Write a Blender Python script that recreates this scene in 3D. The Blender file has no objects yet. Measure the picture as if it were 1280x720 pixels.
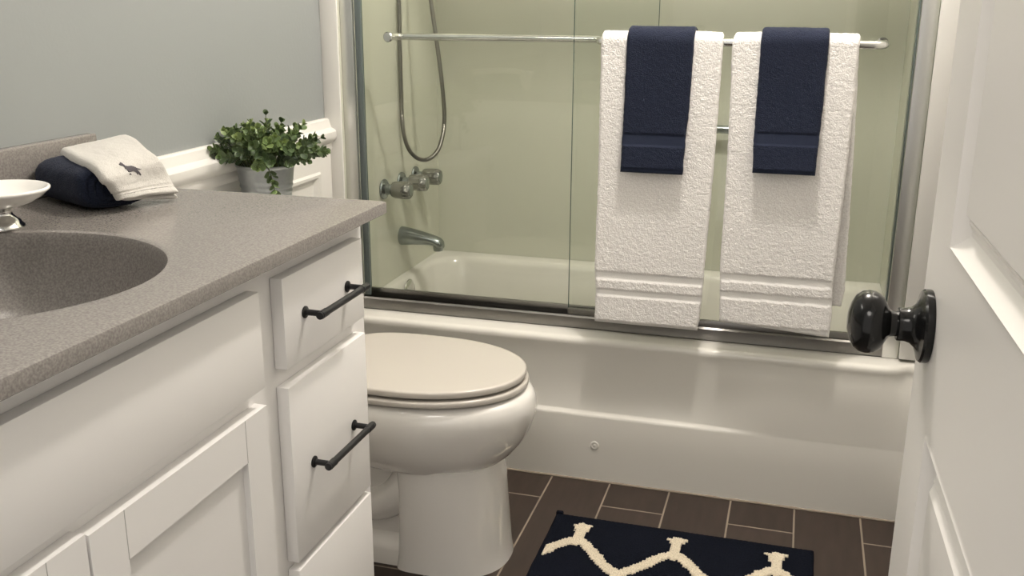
import bpy, bmesh, math, random
import numpy as np
from mathutils import Vector, Matrix, noise

random.seed(7)
scene = bpy.context.scene
COL = scene.collection
PI = math.pi

# ------------------------------------------------------------------ materials
def new_mat(name):
    m = bpy.data.materials.new(name)
    m.use_nodes = True
    nt = m.node_tree
    b = nt.nodes['Principled BSDF']
    return m, nt, b

def rgb(c):
    return (c[0], c[1], c[2], 1.0)

def simple(name, col, rough=0.5, metal=0.0, spec=0.5, coat=0.0):
    m, nt, b = new_mat(name)
    b.inputs['Base Color'].default_value = rgb(col)
    b.inputs['Roughness'].default_value = rough
    b.inputs['Metallic'].default_value = metal
    b.inputs['Specular IOR Level'].default_value = spec
    b.inputs['Coat Weight'].default_value = coat
    return m

def add_noise_bump(m, scale, strength, dist=0.002, detail=3.0, stretch=None):
    nt = m.node_tree
    b = nt.nodes['Principled BSDF']
    tc = nt.nodes.new('ShaderNodeTexCoord')
    n = nt.nodes.new('ShaderNodeTexNoise')
    n.inputs['Scale'].default_value = scale
    n.inputs['Detail'].default_value = detail
    src = tc.outputs['Object']
    if stretch:
        mp = nt.nodes.new('ShaderNodeMapping')
        mp.inputs['Scale'].default_value = stretch
        nt.links.new(src, mp.inputs['Vector'])
        src = mp.outputs['Vector']
    nt.links.new(src, n.inputs['Vector'])
    bp = nt.nodes.new('ShaderNodeBump')
    bp.inputs['Strength'].default_value = strength
    bp.inputs['Distance'].default_value = dist
    nt.links.new(n.outputs['Fac'], bp.inputs['Height'])
    nt.links.new(bp.outputs['Normal'], b.inputs['Normal'])
    return n

def color_noise(m, scale, c1, c2, lo=0.35, hi=0.65, detail=4.0, stretch=None):
    nt = m.node_tree
    b = nt.nodes['Principled BSDF']
    tc = nt.nodes.new('ShaderNodeTexCoord')
    n = nt.nodes.new('ShaderNodeTexNoise')
    n.inputs['Scale'].default_value = scale
    n.inputs['Detail'].default_value = detail
    src = tc.outputs['Object']
    if stretch:
        mp = nt.nodes.new('ShaderNodeMapping')
        mp.inputs['Scale'].default_value = stretch
        nt.links.new(src, mp.inputs['Vector'])
        src = mp.outputs['Vector']
    nt.links.new(src, n.inputs['Vector'])
    r = nt.nodes.new('ShaderNodeValToRGB')
    r.color_ramp.elements[0].position = lo
    r.color_ramp.elements[0].color = rgb(c1)
    r.color_ramp.elements[1].position = hi
    r.color_ramp.elements[1].color = rgb(c2)
    nt.links.new(n.outputs['Fac'], r.inputs['Fac'])
    nt.links.new(r.outputs['Color'], b.inputs['Base Color'])

M = {}
M['wall'] = simple('wall_paint', (0.255, 0.270, 0.266), 0.6)
add_noise_bump(M['wall'], 120, 0.15, 0.002)
M['trim'] = simple('trim_paint', (0.70, 0.685, 0.65), 0.35)
M['door'] = simple('door_paint', (0.81, 0.785, 0.755), 0.38)
M['ceiling'] = simple('ceiling_paint', (0.78, 0.77, 0.74), 0.8)
M['cabinet'] = simple('cabinet_paint', (0.82, 0.805, 0.79), 0.42)
M['tub'] = simple('tub_enamel', (0.71, 0.69, 0.64), 0.12)
M['surround'] = simple('surround_panel', (0.56, 0.565, 0.475), 0.22)
M['porcelain'] = simple('porcelain', (0.80, 0.78, 0.745), 0.07, coat=0.9)
M['seat'] = simple('seat_plastic', (0.54, 0.505, 0.458), 0.2)
M['chrome'] = simple('chrome', (0.72, 0.72, 0.70), 0.10, 1.0)
M['brushed'] = simple('brushed_aluminium', (0.46, 0.455, 0.45), 0.25, 1.0)
M['track'] = simple('dark_track_metal', (0.27, 0.26, 0.25), 0.3, 1.0)
M['jamb'] = simple('jamb_aluminium', (0.66, 0.66, 0.645), 0.34, 1.0)
M['satin'] = simple('satin_chrome', (0.30, 0.33, 0.33), 0.25, 1.0)
M['acrylic'] = simple('knob_acrylic', (0.27, 0.27, 0.25), 0.12, 0.75)
M['gasket'] = simple('door_gasket', (0.095, 0.115, 0.112), 0.35)
M['black'] = simple('black_metal', (0.009, 0.009, 0.010), 0.4, 0.0, 0.35)
M['knob'] = simple('black_gloss', (0.008, 0.008, 0.008), 0.15, 0.0, 0.35)
M['hose'] = simple('hose_steel', (0.25, 0.24, 0.215), 0.35, 1.0)
M['caulk'] = simple('caulk', (0.27, 0.22, 0.175), 0.7)
M['dish'] = simple('dish_ceramic', (0.86, 0.84, 0.80), 0.12)
M['thread'] = simple('embroidery', (0.055, 0.048, 0.055), 0.8)
M['stem'] = simple('plant_stem', (0.08, 0.10, 0.035), 0.7)
M['soil'] = simple('soil', (0.03, 0.025, 0.018), 0.9)
M['edge_glass'] = simple('glass_edge', (0.05, 0.09, 0.08), 0.15)

# galvanised pot
M['zinc'] = simple('galvanised_zinc', (0.33, 0.35, 0.36), 0.38, 0.9)
color_noise(M['zinc'], 60, (0.31, 0.33, 0.34), (0.36, 0.38, 0.39))

# stone-look counter
M['counter'] = simple('solid_surface', (0.35, 0.31, 0.28), 0.22)
color_noise(M['counter'], 340, (0.168, 0.154, 0.143), (0.258, 0.239, 0.222), 0.36, 0.64, 6.0)

# leaves
def leaf_material():
    m, nt, b = new_mat('leaf')
    at = nt.nodes.new('ShaderNodeAttribute')
    at.attribute_name = 'tone'
    r = nt.nodes.new('ShaderNodeValToRGB')
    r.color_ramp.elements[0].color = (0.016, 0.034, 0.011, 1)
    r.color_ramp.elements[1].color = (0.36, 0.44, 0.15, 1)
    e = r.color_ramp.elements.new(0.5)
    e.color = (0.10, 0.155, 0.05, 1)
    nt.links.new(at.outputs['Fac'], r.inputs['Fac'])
    nt.links.new(r.outputs['Color'], b.inputs['Base Color'])
    b.inputs['Roughness'].default_value = 0.5
    return m
M['leaf'] = leaf_material()

# terry cloth
def terry(name, col, col2, scale=420, sheen=0.4, bump=0.9):
    m, nt, b = new_mat(name)
    b.inputs['Roughness'].default_value = 0.95
    b.inputs['Specular IOR Level'].default_value = 0.15
    b.inputs['Sheen Weight'].default_value = sheen
    b.inputs['Sheen Roughness'].default_value = 0.6
    tc = nt.nodes.new('ShaderNodeTexCoord')
    n = nt.nodes.new('ShaderNodeTexNoise')
    n.inputs['Scale'].default_value = scale
    n.inputs['Detail'].default_value = 4
    nt.links.new(tc.outputs['Object'], n.inputs['Vector'])
    r = nt.nodes.new('ShaderNodeValToRGB')
    r.color_ramp.elements[0].position = 0.3
    r.color_ramp.elements[0].color = rgb(col2)
    r.color_ramp.elements[1].position = 0.6
    r.color_ramp.elements[1].color = rgb(col)
    nt.links.new(n.outputs['Fac'], r.inputs['Fac'])
    nt.links.new(r.outputs['Color'], b.inputs['Base Color'])
    bp = nt.nodes.new('ShaderNodeBump')
    bp.inputs['Strength'].default_value = bump
    bp.inputs['Distance'].default_value = 0.003
    nt.links.new(n.outputs['Fac'], bp.inputs['Height'])
    nt.links.new(bp.outputs['Normal'], b.inputs['Normal'])
    return m
M['white_terry'] = terry('white_terry', (0.88, 0.855, 0.83), (0.74, 0.71, 0.685), 300, 0.3, 0.8)
M['white_band'] = terry('white_woven_band', (0.83, 0.81, 0.785), (0.79, 0.77, 0.745), 700, 0.2, 0.25)
M['cream_terry'] = terry('cream_terry', (0.56, 0.54, 0.50), (0.495, 0.475, 0.44), 500, 0.3, 0.5)
M['navy_terry'] = terry('navy_terry', (0.0135, 0.0185, 0.038), (0.0075, 0.0105, 0.022), 480, 0.05, 0.8)
M['navy_band'] = terry('navy_woven_band', (0.0175, 0.023, 0.045), (0.014, 0.019, 0.037), 900, 0.05, 0.2)
M['mat_dark'] = terry('mat_navy_loops', (0.0075, 0.009, 0.015), (0.004, 0.005, 0.008), 330, 0.0, 1.0)
M['mat_dark'].node_tree.nodes['Principled BSDF'].inputs['Specular IOR Level'].default_value = 0.03
M['mat_cream'] = terry('mat_cream_loops', (0.80, 0.71, 0.55), (0.48, 0.40, 0.28), 330, 0.2, 1.0)

# thin architectural glass: transparent with fresnel reflection, greenish tint per face
def glass_mat():
    m = bpy.data.materials.new('shower_glass')
    m.use_nodes = True
    nt = m.node_tree
    nt.nodes.clear()
    out = nt.nodes.new('ShaderNodeOutputMaterial')
    mix = nt.nodes.new('ShaderNodeMixShader')
    tr = nt.nodes.new('ShaderNodeBsdfTransparent')
    tr.inputs['Color'].default_value = (0.980, 0.988, 0.975, 1)
    gl = nt.nodes.new('ShaderNodeBsdfGlossy')
    gl.inputs['Roughness'].default_value = 0.0
    fr = nt.nodes.new('ShaderNodeFresnel')
    # rays run straight through, so both faces use the air-to-glass reflectance
    geo = nt.nodes.new('ShaderNodeNewGeometry')
    ior = nt.nodes.new('ShaderNodeMapRange')
    ior.inputs['To Min'].default_value = 1.45
    ior.inputs['To Max'].default_value = 1 / 1.45
    nt.links.new(geo.outputs['Backfacing'], ior.inputs['Value'])
    nt.links.new(ior.outputs['Result'], fr.inputs['IOR'])
    nt.links.new(fr.outputs['Fac'], mix.inputs['Fac'])
    nt.links.new(tr.outputs['BSDF'], mix.inputs[1])
    nt.links.new(gl.outputs['BSDF'], mix.inputs[2])
    nt.links.new(mix.outputs['Shader'], out.inputs['Surface'])
    return m
M['glass'] = glass_mat()

# plank tiles
def tile_mat():
    m, nt, b = new_mat('plank_tile')
    tc = nt.nodes.new('ShaderNodeTexCoord')
    sep = nt.nodes.new('ShaderNodeSeparateXYZ')
    nt.links.new(tc.outputs['Object'], sep.inputs['Vector'])
    def addm(sock, v):
        a = nt.nodes.new('ShaderNodeMath'); a.operation = 'ADD'
        nt.links.new(sock, a.inputs[0]); a.inputs[1].default_value = v
        return a.outputs[0]
    u = addm(sep.outputs['Y'], 0.128 + 0.61 * 20)
    v = addm(sep.outputs['X'], -0.6446 + 0.1582 * 20)
    cmb = nt.nodes.new('ShaderNodeCombineXYZ')
    nt.links.new(u, cmb.inputs['X']); nt.links.new(v, cmb.inputs['Y'])
    br = nt.nodes.new('ShaderNodeTexBrick')
    br.offset = 0.69; br.offset_frequency = 2; br.squash = 1.0
    br.inputs['Scale'].default_value = 1.0
    br.inputs['Brick Width'].default_value = 0.61
    br.inputs['Row Height'].default_value = 0.1582
    br.inputs['Mortar Size'].default_value = 0.0024
    br.inputs['Mortar Smooth'].default_value = 0.1
    br.inputs['Bias'].default_value = 0.0
    br.inputs['Color1'].default_value = (0.034, 0.0235, 0.0185, 1)
    br.inputs['Color2'].default_value = (0.042, 0.0295, 0.0235, 1)
    br.inputs['Mortar'].default_value = (0.25, 0.21, 0.165, 1)
    nt.links.new(cmb.outputs['Vector'], br.inputs['Vector'])
    n = nt.nodes.new('ShaderNodeTexNoise')
    n.inputs['Scale'].default_value = 30; n.inputs['Detail'].default_value = 6
    mp = nt.nodes.new('ShaderNodeMapping'); mp.inputs['Scale'].default_value = (1.6, 0.25, 1)
    nt.links.new(tc.outputs['Object'], mp.inputs['Vector'])
    nt.links.new(mp.outputs['Vector'], n.inputs['Vector'])
    mx = nt.nodes.new('ShaderNodeMix'); mx.data_type = 'RGBA'; mx.blend_type = 'MULTIPLY'
    mx.inputs[0].default_value = 0.55
    rr = nt.nodes.new('ShaderNodeValToRGB')
    rr.color_ramp.elements[0].position = 0.3; rr.color_ramp.elements[0].color = (0.62, 0.6, 0.58, 1)
    rr.color_ramp.elements[1].position = 0.7; rr.color_ramp.elements[1].color = (1.2, 1.16, 1.12, 1)
    nt.links.new(n.outputs['Fac'], rr.inputs['Fac'])
    nt.links.new(br.outputs['Color'], mx.inputs[6]); nt.links.new(rr.outputs['Color'], mx.inputs[7])
    nt.links.new(mx.outputs[2], b.inputs['Base Color'])
    b.inputs['Roughness'].default_value = 0.42
    b.inputs['Specular IOR Level'].default_value = 0.3
    bp = nt.nodes.new('ShaderNodeBump'); bp.inputs['Strength'].default_value = 0.5
    bp.inputs['Distance'].default_value = 0.002; bp.invert = True
    nt.links.new(br.outputs['Fac'], bp.inputs['Height'])
    nt.links.new(bp.outputs['Normal'], b.inputs['Normal'])
    return m
M['tile'] = tile_mat()

# ------------------------------------------------------------------ mesh helpers
def link(o, parent=None):
    COL.objects.link(o)
    if parent is not None:
        o.parent = parent
    return o

def finish(name, bm, mats, parent=None, smooth=40, loc=(0, 0, 0)):
    bmesh.ops.recalc_face_normals(bm, faces=bm.faces[:])
    me = bpy.data.meshes.new(name)
    bm.to_mesh(me); bm.free()
    if not isinstance(mats, (list, tuple)):
        mats = [mats]
    for m in mats:
        me.materials.append(m)
    if smooth:
        for p in me.polygons:
            p.use_smooth = True
        me.set_sharp_from_angle(angle=math.radians(smooth))
    o = bpy.data.objects.new(name, me)
    o.location = loc
    return link(o, parent)

def thing(name, label, cat, loc=(0, 0, 0), group=None):
    o = bpy.data.objects.new(name, None)
    o.empty_display_size = 0.05
    o.location = loc
    link(o)
    return tag(o, label, cat, group)

def tag(o, label, cat, group=None):
    o['label'] = label; o['category'] = cat
    if group: o['group'] = group
    return o

def structure(o, label=None):
    o['kind'] = 'structure'
    if label: o['label'] = label
    return o

def box(bm, x0, x1, y0, y1, z0, z1, bev=0.0, seg=2):
    vs = [bm.verts.new((x, y, z)) for x in (x0, x1) for y in (y0, y1) for z in (z0, z1)]
    idx = [(0, 1, 3, 2), (4, 6, 7, 5), (0, 4, 5, 1), (2, 3, 7, 6), (0, 2, 6, 4), (1, 5, 7, 3)]
    fs = [bm.faces.new([vs[i] for i in f]) for f in idx]
    if bev > 0:
        es = list({e for f in fs for e in f.edges})
        bmesh.ops.bevel(bm, geom=es, offset=bev, segments=seg, profile=0.5, affect='EDGES')
    return fs

def ring_loft(bm, rings, cap0=True, cap1=True, closed=True, mat=0):
    vr = [[bm.verts.new(p) for p in r] for r in rings]
    n = len(vr[0])
    for a, b in zip(vr[:-1], vr[1:]):
        rng = range(n) if closed else range(n - 1)
        for i in rng:
            j = (i + 1) % n
            f = bm.faces.new((a[i], a[j], b[j], b[i])); f.material_index = mat
    if cap0: bm.faces.new(vr[0]).material_index = mat
    if cap1: bm.faces.new(list(reversed(vr[-1]))).material_index = mat
    return vr

def lathe(bm, prof, seg=32, axis='z', origin=(0, 0, 0), cap0=True, cap1=True):
    ox, oy, oz = origin
    rings = []
    for r, h in prof:
        ring = []
        for i in range(seg):
            a = 2 * PI * i / seg
            c, s = r * math.cos(a), r * math.sin(a)
            if axis == 'z': ring.append((ox + c, oy + s, oz + h))
            elif axis == 'x': ring.append((ox + h, oy + c, oz + s))
            else: ring.append((ox + c, oy + h, oz + s))
        rings.append(ring)
    return ring_loft(bm, rings, cap0, cap1)

def catmull(pts, n=8):
    pts = [Vector(p) for p in pts]
    out = []
    for i in range(len(pts) - 1):
        p0 = pts[max(i - 1, 0)]; p1 = pts[i]; p2 = pts[i + 1]; p3 = pts[min(i + 2, len(pts) - 1)]
        for k in range(n):
            t = k / n
            out.append(0.5 * ((2 * p1) + (-p0 + p2) * t + (2 * p0 - 5 * p1 + 4 * p2 - p3) * t * t + (-p0 + 3 * p1 - 3 * p2 + p3) * t ** 3))
    out.append(pts[-1])
    return out

def tube(bm, pts, rad, seg=12, cap=True):
    pts = [Vector(p) for p in pts]
    rads = rad if isinstance(rad, (list, tuple)) else [rad] * len(pts)
    rings = []
    prev = None
    for i, p in enumerate(pts):
        t = (pts[min(i + 1, len(pts) - 1)] - pts[max(i - 1, 0)]).normalized()
        if prev is None:
            ref = Vector((0, 0, 1)) if abs(t.z) < 0.9 else Vector((1, 0, 0))
            u = t.cross(ref).normalized()
        else:
            u = (prev - t * prev.dot(t)).normalized()
        v = t.cross(u)
        prev = u
        rings.append([p + (u * math.cos(2 * PI * k / seg) + v * math.sin(2 * PI * k / seg)) * rads[i] for k in range(seg)])
    ring_loft(bm, rings, cap, cap)

def extrude_y(bm, prof, y0, y1):
    # closed profile of (x, z) swept along y
    ring_loft(bm, [[(x, y0, z) for x, z in prof], [(x, y1, z) for x, z in prof]])

def extrude_x(bm, prof, x0, x1):
    ring_loft(bm, [[(x0, y, z) for y, z in prof], [(x1, y, z) for y, z in prof]])

def panel_slab(bm, W, H, T, cells, prof, fr):
    """Slab W x H x T (u right, v up, front face at depth 0) whose front has
    recessed panels: cells = [(u0,u1,v0,v1)], prof = [(inset, depth)].
    fr(u, v, d) -> world point, d positive into the slab."""
    us = sorted({0, W, *[c[0] for c in cells], *[c[1] for c in cells]})
    vs = sorted({0, H, *[c[2] for c in cells], *[c[3] for c in cells]})
    cache = {}
    def V(u, v, d):
        k = (round(u, 6), round(v, 6), round(d, 6))
        if k not in cache: cache[k] = bm.verts.new(fr(u, v, d))
        return cache[k]
    for i in range(len(us) - 1):
        for j in range(len(vs) - 1):
            cu, cv = (us[i] + us[i + 1]) / 2, (vs[j] + vs[j + 1]) / 2
            if any(c[0] < cu < c[1] and c[2] < cv < c[3] for c in cells):
                continue
            bm.faces.new((V(us[i], vs[j], 0), V(us[i + 1], vs[j], 0), V(us[i + 1], vs[j + 1], 0), V(us[i], vs[j + 1], 0)))
    for c in cells:
        prev = (0.0, 0.0)
        for ins, dep in prof:
            a = [(c[0] + prev[0], c[2] + prev[0]), (c[1] - prev[0], c[2] + prev[0]), (c[1] - prev[0], c[3] - prev[0]), (c[0] + prev[0], c[3] - prev[0])]
            b = [(c[0] + ins, c[2] + ins), (c[1] - ins, c[2] + ins), (c[1] - ins, c[3] - ins), (c[0] + ins, c[3] - ins)]
            for k in range(4):
                l = (k + 1) % 4
                bm.faces.new((V(*a[k], prev[1]), V(*a[l], prev[1]), V(*b[l], dep), V(*b[k], dep)))
            prev = (ins, dep)
        bm.faces.new([V(c[0] + prev[0], c[2] + prev[0], prev[1]), V(c[1] - prev[0], c[2] + prev[0], prev[1]),
                      V(c[1] - prev[0], c[3] - prev[0], prev[1]), V(c[0] + prev[0], c[3] - prev[0], prev[1])])
    # back and the four sides
    bm.faces.new((V(0, 0, T), V(W, 0, T), V(W, H, T), V(0, H, T)))
    for j in range(len(vs) - 1):
        pass
    def side(pts):
        front = [V(u, v, 0) for u, v in pts]
        bm.faces.new(front + [V(*pts[-1], T), V(*pts[0], T)])
    side([(u, 0) for u in us]); side([(u, H) for u in us])
    side([(0, v) for v in vs]); side([(W, v) for v in vs])

def shell(bm, P, TH, mat_of=None, edge=3, bumpf=None):
    """Cloth of thickness TH around the mid-surface grid P[i][j] (numpy n x m x 3),
    with rounded hems on all four borders."""
    n, m, _ = P.shape
    du = np.gradient(P, axis=0); dv = np.gradient(P, axis=1)
    N = np.cross(du, dv)
    N /= np.linalg.norm(N, axis=2, keepdims=True) + 1e-12
    w = np.ones((n, m))
    for i in range(n):
        for j in range(m):
            k = min(i, j, n - 1 - i, m - 1 - j)
            if k < edge:
                t = 1 - k / edge
                w[i, j] = math.sqrt(max(0.0, 1 - t * t)) * 0.92 + 0.08
    H = (TH * 0.5 * w)[..., None]
    A = P + N * H; B = P - N * H
    if bumpf is not None:
        for i in range(n):
            for j in range(m):
                d = bumpf(i, j, A[i, j]) * w[i, j]
                A[i, j] += N[i, j] * d
                d = bumpf(i, j, B[i, j]) * w[i, j]
                B[i, j] -= N[i, j] * d
    va = [[bm.verts.new(A[i, j]) for j in range(m)] for i in range(n)]
    vb = [[bm.verts.new(B[i, j]) for j in range(m)] for i in range(n)]
    def face(vs, i, j):
        f = bm.faces.new(vs)
        if mat_of: f.material_index = mat_of(i, j)
    for i in range(n - 1):
        for j in range(m - 1):
            face((va[i][j], va[i + 1][j], va[i + 1][j + 1], va[i][j + 1]), i, j)
            face((vb[i][j], vb[i][j + 1], vb[i + 1][j + 1], vb[i + 1][j]), i, j)
    for i in range(n - 1):
        face((va[i][0], vb[i][0], vb[i + 1][0], va[i + 1][0]), i, 0)
        face((va[i][m - 1], va[i + 1][m - 1], vb[i + 1][m - 1], vb[i][m - 1]), i, m - 2)
    for j in range(m - 1):
        face((va[0][j], va[0][j + 1], vb[0][j + 1], vb[0][j]), 0, j)
        face((va[n - 1][j], vb[n - 1][j], vb[n - 1][j + 1], va[n - 1][j + 1]), n - 2, j)

def smoothstep(a, b, x):
    t = min(max((x - a) / (b - a), 0), 1)
    return t * t * (3 - 2 * t)

# ------------------------------------------------------------------ room shell
XL = -0.015          # left wall plane
XR = 1.535           # right wall plane
YF = -2.105          # doorway wall, inner face
HC = 2.44
AXL, AXR = 0.0325, 1.4877   # bathing alcove side walls
AYB = 0.785                 # alcove back wall

def wallbox(name, *a, mat='wall'):
    bm = bmesh.new(); box(bm, *a)
    return structure(finish(name, bm, M[mat], smooth=0))

wallbox('floor', -0.16, 1.7, -3.3, 0.9, -0.06, 0.0, mat='tile')
wallbox('ceiling', -0.16, 1.7, YF, 0.9, HC, HC + 0.06, mat='ceiling')
wallbox('wall_left', -0.16, XL, YF, 0.06, 0.0, HC)
wallbox('wall_right', XR, 1.7, YF, 0.06, 0.0, HC, mat='trim')
wallbox('wall_alcove_left', -0.16, AXL, 0.06, AYB, 0.4005, HC, mat='surround')
wallbox('wall_alcove_right', AXR, 1.7, 0.06, AYB, 0.4065, HC, mat='surround')
wallbox('wall_back', -0.16, 1.7, AYB, 0.9, 0.0, HC, mat='surround')

# painted corner strips on the alcove returns
bm = bmesh.new(); box(bm, XL, AXL + 0.0012, 0.052, 0.0598, 0.4, HC - 0.001, 0.002)
structure(finish('trim_3', bm, M['trim']))
bm = bmesh.new(); box(bm, AXR - 0.0012, XR - 0.0005, 0.050, 0.0598, 0.408, HC - 0.001, 0.003)
structure(finish('trim_4', bm, M['trim']))

# doorway wall around the camera's doorway
bm = bmesh.new()
box(bm, -0.16, 0.60, YF - 0.11, YF, 0, HC)
box(bm, 1.40, 1.7, YF - 0.11, YF, 0, HC)
box(bm, 0.60, 1.40, YF - 0.11, YF, 2.06, HC)
structure(finish('wall_front', bm, M['wall'], smooth=0))

# chair rail
rail = [(0, 0.934), (0.010, 0.934), (0.014, 0.930), (0.016, 0.922), (0.020, 0.910), (0.028, 0.906), (0.034, 0.900),
        (0.035, 0.888), (0.031, 0.878), (0.024, 0.872), (0.020, 0.868), (0.0195, 0.856), (0.0165, 0.848), (0.014, 0.843), (0, 0.843)]
bm = bmesh.new()
extrude_y(bm, [(XL + a, b) for a, b in rail], -0.872, 0.0515)
structure(finish('trim_1', bm, M['trim'], smooth=30))

# wainscot frame with moulded recessed panels below the rail
bm = bmesh.new()
ogee = [(0.006, -0.005), (0.014, -0.003), (0.022, 0.006), (0.026, 0.010), (0.03, 0.010)]
panel_slab(bm, 0.92, 0.845, 0.013, [(0.05, 0.40, 0.14, 0.80), (0.475, 0.855, 0.14, 0.80)], ogee,
           lambda u, v, d: (XL + 0.0135 - d, -0.868 + u, v))
structure(finish('trim_2', bm, M['trim'], smooth=30))

bm = bmesh.new()
box(bm, XR - 0.014, XR, -2.1, 0.0, 0.0, 0.09, 0.004)
structure(finish('baseboard_right', bm, M['trim']))

# ------------------------------------------------------------------ entrance door
ROSE = Vector((1.3411, -1.4294, 0.9468))
DIR = Vector((-0.0252, 0.99968, 0)); NRM = Vector((-0.99968, -0.0252, 0))   # out of the face
DW, DH, DT = 0.70, 2.02, 0.035
u_rose = DW - 0.055
def door_pt(u, v, d):
    p = ROSE + DIR * (u - u_rose) - NRM * d
    return (p.x, p.y, v + 0.012)
bm = bmesh.new()
mould = [(0.0035, -0.0015), (0.009, 0.0055), (0.017, 0.0115), (0.021, 0.0115), (0.024, 0.0095), (0.031, 0.0055), (0.032, 0.0068), (0.0385, 0.0015), (0.044, 0.0005)]
panel_slab(bm, DW, DH, DT, [(0.105, DW - 0.108, 0.22, 0.852), (0.105, DW - 0.108, 1.019, 1.90)], mould, door_pt)
door = structure(finish('door_1', bm, M['door'], smooth=25), 'open white two-panel door with a black knob')
# knob: rose, neck and ball, turned about the face normal
def door_lathe(name, prof, parent, mat, seg=40):
    bm = bmesh.new()
    lathe(bm, prof, seg, 'x')
    o = finish(name, bm, mat, parent, smooth=35)
    ang = math.atan2(NRM.y, NRM.x)
    o.matrix_world = Matrix.Translation(ROSE) @ Matrix.Rotation(ang, 4, 'Z')
    return o
knob = door_lathe('door_knob', [(0.0125, 0.0205), (0.0115, 0.030), (0.0125, 0.0345), (0.0180, 0.0380), (0.0248, 0.0415), (0.0288, 0.0480),
                                (0.0296, 0.0540), (0.0284, 0.0600), (0.0245, 0.0655), (0.0180, 0.0690), (0.009, 0.0715), (0.003, 0.0718)],
                  door, M['knob'])
rose = door_lathe('knob_rose', [(0.0335, 0.0002), (0.0340, 0.0015), (0.0340, 0.0065), (0.0325, 0.0085), (0.0270, 0.0098), (0.0205, 0.0125),
                                (0.0168, 0.0165), (0.0155, 0.021), (0.0155, 0.0275), (0.0145, 0.0285)], knob, M['knob'])

# ------------------------------------------------------------------ bathtub
tub = thing('bathtub', 'white alcove bathtub with stepped apron behind the sliding glass doors', 'bathtub', (0.76, 0.38, 0))
def tub_part(name, bm, mat, parent=tub, smooth=40):
    o = finish(name, bm, mat, None, smooth)
    o.parent = parent
    o.matrix_parent_inverse = Matrix.Translation(-tub.location)
    return o
def put(o, parent, root_loc):
    o.parent = parent
    o.location = o.location
    return o
X0, X1 = -0.012, 1.5325
bm = bmesh.new()
# apron sweep, the recess above the ledge fades out towards the right
nx = 60
prof_cols = []
for i in range(nx + 1):
    x = X0 + (X1 - X0) * i / nx
    k = 1 - smoothstep(0.95, 1.22, x)
    rec = 0.012 * k
    endk = smoothstep(1.47, 1.515, x)
    pr = [(0.0, 0.0), (0.0, 0.10), (0.0, 0.182), (0.001, 0.187), (0.003 * k + 0.001, 0.190), (rec * 0.8 + 0.001, 0.1935), (rec + 0.001, 0.198),
          (rec + 0.002, 0.28), (rec * 0.9 + 0.002, 0.345), (0.008, 0.372), (0.006, 0.380), (0.005, 0.388), (0.008, 0.3945), (0.014, 0.3985), (0.022, 0.400), (0.13, 0.4005)]
    if endk > 0:
        pr = [(y + endk * (0.0 if z < 0.3 else 0.028 * smoothstep(0.30, 0.39, z)), z) for y, z in pr]
        pr[-1] = (0.13, 0.4005)
    prof_cols.append([(x, y, z) for y, z in pr])
ring_loft(bm, prof_cols, False, False, closed=False)
apron_top = 0.4005
# rim deck and basin: rounded rectangles
def rrect(x0, x1, y0, y1, r, z, n=10):
    pts = []
    for cx, cy, a0 in ((x1 - r, y1 - r, 0), (x0 + r, y1 - r, PI / 2), (x0 + r, y0 + r, PI), (x1 - r, y0 + r, 1.5 * PI)):
        for k in range(n + 1):
            a = a0 + PI / 2 * k / n
            pts.append((cx + r * math.cos(a), cy + r * math.sin(a), z))
    return pts
rings = [rrect(X0, X1, 0.06, AYB - 0.002, 0.003, 0.4004), rrect(0.05, 1.47, 0.130, 0.735, 0.10, 0.4002),
         rrect(0.058, 1.462, 0.138, 0.727, 0.10, 0.396), rrect(0.066, 1.452, 0.146, 0.718, 0.10, 0.382),
         rrect(0.085, 1.40, 0.160, 0.700, 0.11, 0.27), rrect(0.11, 1.32, 0.178, 0.682, 0.12, 0.13),
         rrect(0.15, 1.26, 0.205, 0.655, 0.12, 0.085), rrect(0.22, 1.19, 0.27, 0.60, 0.12, 0.072)]
ring_loft(bm, rings, False, True)
tub_shell = tub_part('tub_shell', bm, M['tub'], smooth=50)
# overflow plate, drain and apron cap
bm = bmesh.new(); lathe(bm, [(0.037, 0), (0.037, 0.004), (0.030, 0.009), (0.012, 0.011), (0.002, 0.011)], 28, 'x', (0.072, 0.40, 0.362))
tub_part('overflow_plate', bm, M['chrome'])
bm = bmesh.new(); lathe(bm, [(0.0125, 0.0004), (0.0120, -0.0006), (0.0100, -0.0018), (0.0078, -0.0020), (0.0062, -0.0012), (0.0045, -0.0012), (0.0035, -0.0019), (0.0006, -0.0021)], 24, 'y', (0.757, 0.0, 0.104))
tub_part('screw_cap', bm, M['tub'])
bm = bmesh.new()
pts = []
for i in range(90):
    x = X0 + 0.005 + (X1 - X0 - 0.01) * i / 89
    pts.append((x, -0.001 + 0.0022 * noise.noise((x * 14, 0, 0)), 0.0012))
tube(bm, pts, [0.0034 + 0.0020 * noise.noise((i * 0.6, 3, 0)) for i in range(90)], 8)
tub_part('caulk_bead', bm, M['caulk'])

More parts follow.
